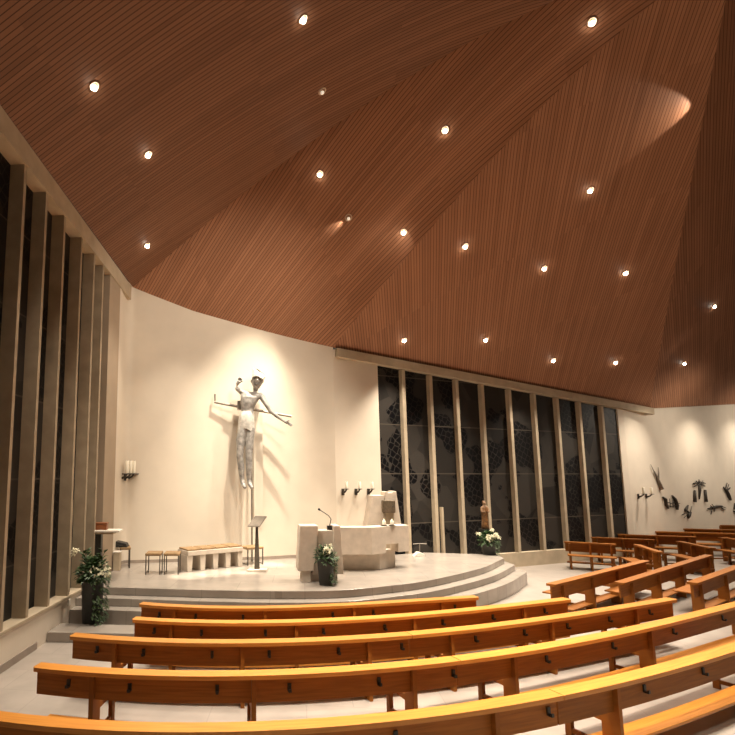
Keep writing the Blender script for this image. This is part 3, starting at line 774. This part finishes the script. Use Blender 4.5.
# floor stand right of the altar
q = on_z(418, 556, ZS); fs = empty('bell_stand', q, 'low white wedge with a thin bent metal rod on the floor right of the altar', 'stand')
m_ = MB(); m_.vprism([(-.16, 0), (.17, 0), (.17, .05), (.06, .12), (-.02, .12)], -.1, .12); m_.build('base', M['white'], fs, bevel=.008)
g = lambda px, py: on_Y(px, py, q.y)-q
m_ = MB(); m_.tube([g(419.7, 553), g(419.7, 543.3)], .012, 6); m_.tube([g(413, 544), g(419.7, 543.5), g(426.5, 543.8)], .012, 6); m_.build('rod', M['steel'], fs)

# music-stand lectern
q = on_z(257, 571, ZS); le = empty('lectern', q, 'dark bronze reading stand with tilted plate before the stone bench', 'lectern')
g = lambda px, py, dy=0: on_Y(px, py, q.y+dy)-q
m_ = MB(); m_.prism([(-.26, -.16), (.24, -.17), (.28, .12), (-.2, .16)], 0, .06); m_.build('base', M['stone'], le, bevel=.01)
hz = g(257, 523).z
m_ = MB(); m_.quadgrid([[(x*w, y*w, z) for x, y in ((-1, -1), (1, -1), (1, 1), (-1, 1))] for w, z in ((.07, .06), (.028, hz))], True, True); m_.build('column', M['lectern'], le)
m_ = MB(); A_ = [g(247.5, 527, -.12), g(259.6, 527, -.22), g(266.6, 517.4, .10), g(255, 517, .20)]
m_.quadgrid([A_, [v+Vector((.005, .01, .03)) for v in A_]], True, True); m_.build('book_plate', M['lectern'], le)

# stools
def stool(a, b, dep, seatz, label, group, dirv=None):
    A, B = Vector(a), Vector(b); t = (B-A).normalized(); n = Vector((-t.y, t.x, 0)); o = (A+B)/2+n*dep/2; L = (B-A).length
    r = empty('stool', o, label, 'stool', group, rz=math.atan2(t.y, t.x))
    m_ = MB(); m_.box((0, 0, seatz-.035), (L, dep, .07)); m_.build('seat_pad', M['padding'], r, bevel=.02)
    for sx in (-1, 1):
        for sy in (-1, 1):
            m_ = MB(); m_.box((sx*(L/2-.025), sy*(dep/2-.025), (seatz-.07)/2), (.024, .024, seatz-.07)); m_.build('leg', M['darkmetal'], r)
    m_ = MB()
    for sx in (-1, 1): m_.box((sx*(L/2-.025), 0, .03), (.018, dep-.05, .018))
    m_.build('foot_bar', M['darkmetal'], r)
    return r
SG = 'upholstered stools along the apse wall'
stool(on_z(144.5, 574.8, ZS), on_z(160.5, 574.8, ZS), .46, .53, 'padded stool left of the stone bench, the outer of two adjoining', SG)
stool(on_z(163, 574.8, ZS), on_z(179, 574.8, ZS), .46, .53, 'padded stool touching the left end of the stone bench', SG)
s1_ = stool(on_z(119.5, 568.5, ZS), on_z(130.5, 568, ZS), .50, .55, 'padded stool by the left pier with a black bag on it', SG)
stool(on_z(247.5, 566, ZS), on_z(264, 564.5, ZS), .46, .50, 'padded stool behind the dark reading stand', SG)
bag = empty('bag', Vector(s1_.location)+Vector((-.06, -.1, .552)), 'flat black leather bag lying on the left stool', 'bag')
m_ = MB(); m_.vprism([(-.2, 0), (.17, 0), (.13, .10), (-.15, .16), (-.2, .1)], -.14, .14); m_.build('body', M['bag'], bag, bevel=.02)
m_ = MB(); m_.tube([(-.1, -.15, .08), (-.03, -.19, .06), (.06, -.15, .05)], .012, 6); m_.build('handle', M['bag'], bag, True)
pb0 = on_z(117, 570, ZS); pb = empty('storage_box', pb0, 'narrow pale box standing by the pier beside the left stool', 'box')
m_ = MB(); m_.box((0, 0, .23), (.17, .2, .46)); m_.build('carton', M['concrete'], pb, bevel=.008)
m_ = MB(); m_.box((0, 0, .475), (.19, .22, .03)); m_.build('lid', M['white'], pb, bevel=.006)

# stone bench with cushions
A_, B_ = on_z(187.5, 572.3, ZS), on_z(243, 566.3, ZS)
t = (B_-A_).normalized(); n = Vector((-t.y, t.x, 0)); L = (B_-A_).length; bo = (A_+B_)/2
be = empty('stone_bench', bo, 'long pale stone bench on tapered supports under the crucifix', 'bench', rz=math.atan2(t.y, t.x))
bh = on_Y(190, 551.5, A_.y).z-ZS
m_ = MB(); m_.box((0, .30, bh-.06), (L, .62, .12)); m_.build('seat_slab', M['stone'], be, bevel=.012)
for k in range(5):
    x = -L/2+.075+(L-.15)*k/4; m_ = MB()
    m_.vprism([(x-.065, 0), (x+.065, 0), (x+.085, bh-.12), (x-.085, bh-.12)], .02, .58); m_.build('support', M['stone'], be, bevel=.008)
for k in range(4):
    x = -L/2+L*(k+.5)/4; m_ = MB(); m_.box((0, 0, .022), (L/4-.03, .54, .044))
    o = m_.build('seat_cushion', M['padding'], None, bevel=.014); o.location = be.matrix_basis @ Vector((x, .30, bh+.002)); o.rotation_euler = be.rotation_euler
    tag(o, 'thin tan cushion on the stone bench, %s of four' % ('leftmost', 'second from left', 'third from left', 'rightmost')[k], 'cushion', 'cushions on the stone bench')

# credence shelf and box
YK = 13.0; k0 = Vector((on_Y(98, 550, YK).x, YK, ZS))
ct = empty('credence_table', k0, 'small white topped side table on a dark pedestal by the left pier', 'table')
G = lambda px, py: on_Y(px, py, YK)-k0
m_ = MB(); a_, b_ = G(93, 530.5), G(121.5, 530.5); m_.box(((a_.x+b_.x)/2, 0, a_.z), (b_.x-a_.x, .42, .045)); m_.build('table_top', M['white'], ct, bevel=.006)
m_ = MB(); a2, b2_ = G(97, 532.5), G(114.5, 532.5); m_.box(((a2.x+b2_.x)/2, .02, a_.z-.05), (b2_.x-a2.x, .3, .05)); m_.build('support_plate', M['concrete_d'], ct)
m_ = MB(); h_ = a_.z-.075; m_.quadgrid([[(x*w, y*w, z) for x, y in ((-1, -1), (1, -1), (1, 1), (-1, 1))] for w, z in ((.10, 0), (.085, h_))], True, True); m_.build('pedestal', M['pot'], ct)
wb = empty('wooden_box', k0+Vector((G(101.5, 529).x, 0, a_.z+.025)), 'small chestnut wooden box on the white side table', 'box')
m_ = MB(); m_.box((0, 0, .065), (.29, .2, .13)); m_.build('case', M['box'], wb, bevel=.008)
m_ = MB(); m_.box((0, 0, .15), (.31, .22, .035)); m_.build('lid', M['box'], wb, bevel=.008)

# wall switch at the end of the left sill
sw = Vector((wl(11.45), 11.45, .52)); so = empty('wall_socket', sw, 'small white wall box under the sill by the steps', 'socket')
m_ = MB(); m_.box(-lo*.02, (.04, .11, .13), math.atan2(ld.y, ld.x)-PI/2); m_.build('cover', M['white'], so, bevel=.006)

# plants
def leaf(mb_, p, d, L, w):
    d = Vector(d).normalized(); x, y = basis(d); dn = Vector((0, 0, -1))
    a = p; b = p+d*L*.45+x*w; c = p+d*L*.45-x*w; e = p+d*L+dn*L*.25; mdl = p+d*L*.5+y*w*.3
    v = [mb_.bm.verts.new(q) for q in (a, b, e, c, mdl)]
    for f in ((0, 1, 4), (1, 2, 4), (2, 3, 4), (3, 0, 4)): mb_.bm.faces.new([v[i] for i in f])
def planter(p, r0, r1, h, crown, nl, LL, flowers, label, seed, ivy=0, tall=0, square=False, pots='pot'):
    rnd = random.Random(seed); o = empty('planter', p, label, 'potted plant', 'planters with white flowers on the platform')
    m_ = MB(); m_.lathe([(r0, 0), (r1, h-.02), (r1*1.04, h), (r1*.92, h), (r1*.88, h-.06), (.01, h-.06)], n=4 if square else 22); m_.build(pots, M['pot'], o, not square)
    m_ = MB()
    for _ in range(nl):
        a = rnd.random()*2*PI; el = rnd.uniform(-.25, 1.35); q = rnd.random()**.5
        d = Vector((math.cos(a)*math.cos(el), math.sin(a)*math.cos(el), math.sin(el)))
        st_ = Vector((0, 0, h-.03))+Vector((d.x*crown[0]*q, d.y*crown[0]*q, max(-.1, d.z*crown[1])*q))
        leaf(m_, st_, d+Vector((rnd.uniform(-.5, .5), rnd.uniform(-.5, .5), rnd.uniform(-.3, .5))), rnd.uniform(.6, 1.2)*LL, LL*.24)
    for _ in range(tall):
        a = rnd.random()*2*PI; b = Vector((math.cos(a)*.1, math.sin(a)*.08, h)); d = Vector((math.cos(a)*.25, math.sin(a)*.2, 1))
        for k in range(7):
            leaf(m_, b+d*(.07*k), Vector((rnd.uniform(-1, 1), rnd.uniform(-1, 1), .9)), LL*1.5, LL*.3)
    m_.build('foliage', M['leaf'], o, kind='stuff')
    if ivy:
        m_ = MB()
        for k in range(ivy):
            z = h*rnd.uniform(.02, 1.05); a = rnd.uniform(-1.3, .5); rr = r0+(r1-r0)*z/h+rnd.uniform(.01, .07)
            leaf(m_, Vector((rr*math.cos(a), rr*math.sin(a), z+.02)), Vector((math.cos(a), math.sin(a), rnd.uniform(-.8, .3))), LL*.75, LL*.22)
        m_.build('trailing_foliage', M['leaf2'], o, kind='stuff')
    for (fx, fy_, fz, fr, cnt, ps_) in flowers:
        many = cnt > 20
        if many: m_ = MB()
        for k in range(cnt):
            if not many: m_ = MB()
            d = Vector((rnd.gauss(0, 1), rnd.gauss(0, 1), rnd.gauss(0, .8))).normalized()*fr*rnd.random()**.4
            if cnt == 1: d = Vector((0, 0, 0))
            c_ = Vector((fx, fy_, fz))+d
            x_, y_ = basis(Vector((rnd.uniform(-.5, .5), -1, rnd.uniform(.2, 1))))
            nn = x_.cross(y_)
            for j in range(5):
                an = 2*PI*j/5+k; dd = (x_*math.cos(an)+y_*math.sin(an))
                leaf(m_, c_, dd-nn*.25 if nn.y > 0 else dd+nn*.25, ps_, ps_*.38)
            m_.blob(c_, ps_*.28, sub=1)
            if not many: m_.build('flower', M['petal'], o)
        if many: m_.build('blossom', M['petal'], o, kind='stuff')
    return o
q = on_z(91.5, 622, .19)
planter(Vector((q.x, q.y, .19)), .19, .235, .95, (.30, .38), 620, .15, [(.2, -.2, 1.03, .22, 75, .034), (-.36, -.06, 1.46, .05, 3, .085), (-.42, -.02, 1.38, .03, 1, .085)], 'tall black planter of lilies and white blossom on the lowest left step', 3, 170, 5)
q = on_z(325, 583.5, ZS)
planter(Vector((q.x, q.y-.14, ZS)), .15, .20, .60, (.24, .30), 420, .11, [(.04, -.1, .82, .13, 22, .055)], 'black planter with cream flowers in front of the stone ambo', 5, 110)
q = on_z(489.5, 554.5, ZS)
planter(Vector((q.x, q.y, ZS)), .19, .21, .42, (.26, .34), 420, .13, [(-.06, -.2, .55, .12, 12, .085), (.13, -.2, .58, .11, 10, .085), (-.34, -.05, .66, .05, 3, .07), (.1, -.1, .78, .05, 3, .07)], 'dark planter with white flowers under the small statue', 9, 40)

# statue on pedestal
YQ = q.y+.5; s0 = Vector((on_Y(486, 540, YQ).x, YQ, ZS)); szb = on_Y(486, 529, YQ).z
pd = empty('statue_pedestal', s0, 'slim dark pedestal under the small statue, behind its planter', 'pedestal')
m_ = MB(); m_.box((0, 0, (szb-ZS)/2), (.26, .26, szb-ZS)); m_.build('shaft', M['pot'], pd, bevel=.01)
m_ = MB(); m_.box((0, 0, szb-ZS-.02), (.32, .32, .04)); m_.build('cap', M['pot'], pd)
s0 = Vector((s0.x, s0.y, szb+.002)); sq = lambda px, py, dy=0: on_Y(px, py, YQ+dy)-s0
sta = empty('statue', s0, 'small brown robed saint statue standing before the right window', 'statue')
Hs = sq(486, 500.5).z
V, E, R = [], [], []
def sadd(x, y, z, r, par=None):
    V.append((x, y, z)); R.append(r)
    if par is not None: E.append((par, len(V)-1))
    return len(V)-1
hp = sadd(0, 0, .44*Hs, (.07, .07)); c1 = sadd(0, 0, .64*Hs, (.08, .07), hp); c2 = sadd(0, 0, .76*Hs, (.08, .06), c1)
nk = sadd(0, -.01, .83*Hs, .035, c2); hd = sadd(0, -.02, .90*Hs, (.055, .06), nk); sadd(0, -.015, .965*Hs, (.045, .05), hd)
for sx in (-1, 1):
    e = sadd(sx*.10, -.02, .75*Hs, .035, c2); f = sadd(sx*.115, -.05, .60*Hs, .04, e); g_ = sadd(sx*.07, -.13, .62*Hs, .03, f)
    for k in range(4): sadd(sx*.02+sx*.008*k, -.15-.004*k, (.60+.014*k)*Hs, .010, g_)
    l1 = sadd(sx*.06, 0, .24*Hs, .06, hp); l2 = sadd(sx*.06, 0, .04*Hs, .05, l1); sadd(sx*.065, -.07, .02*Hs, .03, l2)
skin_mesh('body', V, E, R, M['skin'], sta, 1)
m_ = MB(); rows = []
for zf, rx, ry in ((0, .155, .12), (.12, .15, .115), (.3, .135, .105), (.48, .135, .105), (.62, .15, .115), (.74, .145, .095), (.80, .085, .07), (.83, .045, .045)):
    rows.append([(rx*.74*math.cos(t)*(1+.07*math.sin(7*t)*(1-zf)), ry*math.sin(t)*(1+.07*math.sin(6*t)*(1-zf)), zf*Hs) for t in [2*PI*k/26 for k in range(26)]])
m_.quadgrid(rows, True, True); m_.build('robe', M['robe'], sta, True)
m_ = MB(); m_.lathe([(.05, .86*Hs), (.058, .92*Hs), (.048, .975*Hs), (.02, Hs)], (0, .018, 0), 14); m_.build('hair', M['robe'], sta, True)
m_ = MB(); m_.tube([(0, -.075, .915*Hs), (0, -.09, .898*Hs)], .008, 6); m_.blob((-.02, -.07, .918*Hs), .007, sub=1); m_.blob((.02, -.07, .918*Hs), .007, sub=1); m_.tube([(-.015, -.07, .882*Hs), (.015, -.07, .882*Hs)], .004, 5); m_.build('face', M['skin'], sta, True)

# reliefs on the right wall
def relief(strokes, label, mm='darkmetal', base=None):
    pts = [p for s_ in strokes for p in s_[0]]; cx = sum(p[0] for p in pts)/len(pts); cy_ = sum(p[1] for p in pts)/len(pts)
    o = on_line(cx, cy_, RW0, RW1)+RWN*.04
    m_ = MB()
    for P_, r_ in strokes:
        w = [on_line(a, b, RW0, RW1)+RWN*.05-o for a, b in P_]
        rs = r_ if isinstance(r_, list) else [r_]*len(w); m_.tube(w, [q*.72 for q in rs], 8)
    ob = m_.build('wall_relief', M[mm], None, True); ob.location = o
    return tag(ob, label, 'wall sculpture', 'metal reliefs on the right wall')
Rz = lambda x, y: (635+x*100/735, 455+y*100/735)
L_ = lambda *a: [Rz(x, y) for x, y in a]
relief([(L_((185, 250), (160, 185), (135, 120)), [.12, .08, .02]), (L_((160, 185), (165, 130), (160, 90)), [.06, .03, .015]), (L_((150, 165), (120, 100), (105, 70)), [.04, .02, .01])], 'pale forked relief, highest on the right wall above the candle brackets', 'greymetal')
relief([(L_((195, 310), (215, 325), (220, 370), (235, 390)), [.05, .09, .08, .05]), (L_((262, 297), (285, 325), (298, 370), (300, 402)), [.04, .09, .11, .07]), (L_((225, 345), (255, 355), (290, 345)), .025), (L_((225, 370), (255, 378), (290, 370)), .025), (L_((245, 320), (250, 385)), .02), (L_((268, 330), (270, 385)), .02), (L_((290, 360), (320, 355)), .02)], 'relief of two hooked dark strokes with bars between them')
relief([(L_((380, 370), (365, 400), (360, 415)), [.05, .09, .05]), (L_((400, 420), (385, 445), (382, 465)), [.05, .11, .05]), (L_((370, 410), (400, 430)), .05), (L_((335, 440), (365, 425)), .02), (L_((350, 460), (380, 435)), .015), (L_((395, 425), (408, 375)), .015)], 'lowest small relief, leaf shaped, close above the pews')
relief([(L_((430, 260), (430, 345)), [.07, .10]), (L_((505, 255), (512, 345)), [.07, .10]), (L_((462, 215), (467, 260), (463, 325)), [.05, .08, .03]), (L_((420, 210), (462, 195), (505, 208)), .04), (L_((425, 230), (462, 212), (503, 228)), .035), (L_((440, 190), (464, 220)), .025), (L_((488, 190), (466, 220)), .025), (L_((460, 180), (463, 215)), .025)], 'tree-shaped relief between two dark upright bars')
relief([(L_((520, 395), (555, 385), (590, 378), (625, 375), (660, 390)), [.02, .05, .08, .05, .02]), (L_((560, 385), (548, 435)), .025), (L_((580, 385), (572, 415)), .025), (L_((545, 370), (560, 390), (595, 382)), [.02, .05, .05]), (L_((620, 375), (632, 395), (655, 400)), .03), (L_((555, 360), (575, 385)), .02)], 'low sprawling spidery relief right of the tree-shaped one')
relief([(L_((640, 235), (665, 265), (680, 300), (692, 330)), [.03, .09, .11, .08]), (L_((665, 260), (690, 240)), [.06, .03]), (L_((655, 245), (668, 205)), .025), (L_((665, 255), (680, 215)), .02)], 'torch-like relief with raised arms at the far right')
relief([(L_((725, 355), (722, 400)), .04), (L_((720, 415), (745, 415)), .05), (L_((720, 385), (748, 380)), .025), (L_((722, 365), (748, 355)), .025), (L_((740, 350), (742, 415)), .025)], 'barred relief cut by the right edge of the picture')

# -------------------------------------------------------- lamps and lights
def add_spot(p, target, power, size, blend=.5, rad=.06, col=(1, .87, .71)):
    ld_ = bpy.data.lights.new('spot', 'SPOT'); ld_.energy = power; ld_.spot_size = math.radians(size); ld_.spot_blend = blend
    ld_.shadow_soft_size = rad; ld_.color = col
    o = bpy.data.objects.new('spot_light', ld_); COL.objects.link(o); o.location = p
    o.rotation_euler = (Vector(target)-Vector(p)).to_track_quat('-Z', 'Y').to_euler(); return o
GL = 'recessed spotlights in the wooden ceiling'
lamps = [
 (94, 86, 1, 'lit ceiling spotlight nearest the beam over the left windows'),
 (148, 154, 1, 'lit ceiling spotlight on the left slope, midway down'),
 (147, 245, 1, 'lit ceiling spotlight just above the left beam end'),
 (303, 19, 1, 'lit ceiling spotlight at the top of the left slope'),
 (592, 22, 1, 'bright ceiling spotlight near the top, close to the peak'),
 (445, 130, 1, 'lit ceiling spotlight high in the middle slope'),
 (320, 174, 1, 'lit ceiling spotlight on the slope above the crucifix'),
 (403.5, 232, 1, 'lit ceiling spotlight just left of the ridge over the altar'),
 (590, 190, 1, 'lit ceiling spotlight below the pale glow patch'),
 (465, 246, 1, 'lit ceiling spotlight right of the ridge over the altar'),
 (544, 268, 1, 'lit ceiling spotlight in the middle of the window slope, left of a pair'),
 (625.5, 272.5, 1, 'lit ceiling spotlight in the middle of the window slope, right of a pair'),
 (714, 306, 1, 'lit ceiling spotlight on the far right slope, the higher one'),
 (404, 340, 1, 'lit ceiling spotlight at the left end of the row above the right windows'),
 (485.5, 339.5, 1, 'lit ceiling spotlight second along the row above the right windows'),
 (553, 360, 1, 'lit ceiling spotlight third along the row above the right windows'),
 (615.5, 362, 1, 'lit ceiling spotlight last along the row above the right windows'),
 (684, 363, 1, 'lit ceiling spotlight low on the far right slope above the reliefs'),
 (322, 91, 0, 'dim ceiling spotlight with a faint streak on the left slope'),
 (348.5, 217.5, 0, 'ceiling spotlight throwing a bright streak towards the crucifix'),
]
CR = Vector(cr0)+K(250, 425)
for px, py, lit, label in lamps:
    p, nrm = hit_ceiling(px, py)
    if p is None: continue
    o = empty('ceiling_spotlight', p+nrm*.004, label, 'ceiling light', GL)
    m_ = MB(); m_.lathe([(.072, -.06), (.10, 0), (.10, .012), (.072, .016), (.068, -.05)], (0, 0, 0), 20, nrm); m_.build('trim_ring', M['trimring'], o, True)
    dn = Vector((0, 0, -1))
    m_ = MB(); m_.blob(nrm*.012+dn*.03, .05 if lit else .045, sub=2); m_.build('lamp', M['lamp'] if lit else M['lampdim'], o, True)
    if lit:
        inw = Vector((4.5-p.x, 11-p.y, 0)); inw = inw.normalized()*min(1, inw.length/8)
        add_spot(p+nrm*.05+dn*.2+inw*.15, p+dn*5+inw*1.6, 1150, 86, .8, .08)
# aimed lamps on the crucifix, streaking along the slats
p, nrm = hit_ceiling(348.5, 217.5); add_spot(p+nrm*.16, CR+Vector((0, .3, -.8)), 1150, 40, 1, .12, (1, .88, .7))
pa = p+nrm*.09; tg, _ = hit_ceiling(318, 240); add_spot(pa+(tg-p).normalized()*.05, tg-nrm*.12, 26, 46, 1, .015)
p, nrm = hit_ceiling(322, 91); tg, _ = hit_ceiling(285, 125); add_spot(p+nrm*.07+(tg-p).normalized()*.12, tg-nrm*.05, 5, 26, 1, .015)
p, nrm = hit_ceiling(300, 180); add_spot(p+nrm*.2, CR+Vector((-.3, .3, -1.0)), 3700, 42, 1, .12, (1, .88, .7))
add_spot((3.6, 7.6, 10.6), (-1.2, 15.2, 6.2), 2000, 62, 1, .3)  # added wash to brighten the upper apse wall, has no fitting
# glow patch high on the window slope: lamp grazing the slats
p, nrm = hit_ceiling(700, 104); tg, _ = hit_ceiling(655, 118); add_spot(p+nrm*.30, tg, 36, 80, .35, .03)
p, nrm = hit_ceiling(420, 236); tg, _ = hit_ceiling(380, 252); add_spot(p+nrm*.5, tg, 14, 100, 1, .05)
# pool of light on the platform in front of the stone bench
t_ = on_z(228, 571, ZS); pass
for px, py in ((188, 576), (214, 573.5), (240, 571), (268, 564.5)):
    t_ = on_z(px, py, ZS); add_spot(t_+Vector((1.6, -1.6, 8.0)), t_, 5500, 8, .8, .05)
# wall washers on the right wall
for px in (690, 733, 790):
    w_ = on_line(px, 420, RW0, RW1); add_spot(Vector((w_.x, w_.y, w_.z+.55))+RWN*1.9, Vector((w_.x, w_.y, 1.6)), 330, 115, 1, .05)
for px in (665, 735, 800):  # added broad fill from farther out, evens the wall light, no fittings
    w_ = on_line(px, 420, RW0, RW1); add_spot(Vector((w_.x, w_.y, w_.z+.6))+RWN*4.2, Vector((w_.x, w_.y, 3.6)), 420, 140, 1, .08)
# added spots without fittings, brightening the near pews, floor and right-hand nave
for x, y, e in ((-1.5, 5.6, 950), (1.0, 6.0, 3000), (3.6, 6.2, 3400), (6.0, 6.8, 2700), (8.4, 8.6, 900), (11.5, 9, 700), (15, 12.5, 900), (20, 17, 1200), (3, 4.2, 1300)):
    add_spot((x, y, 10.3), (x, y, 0), e, 64, .8, .08)

w = bpy.data.worlds.new('world'); bpy.context.scene.world = w; w.use_nodes = True
w.node_tree.nodes['Background'].inputs[0].default_value = (1, .82, .62, 1); w.node_tree.nodes['Background'].inputs[1].default_value = .07
sc = bpy.context.scene
sc.view_settings.view_transform = 'Standard'; sc.view_settings.look = 'None'; sc.view_settings.exposure = .2
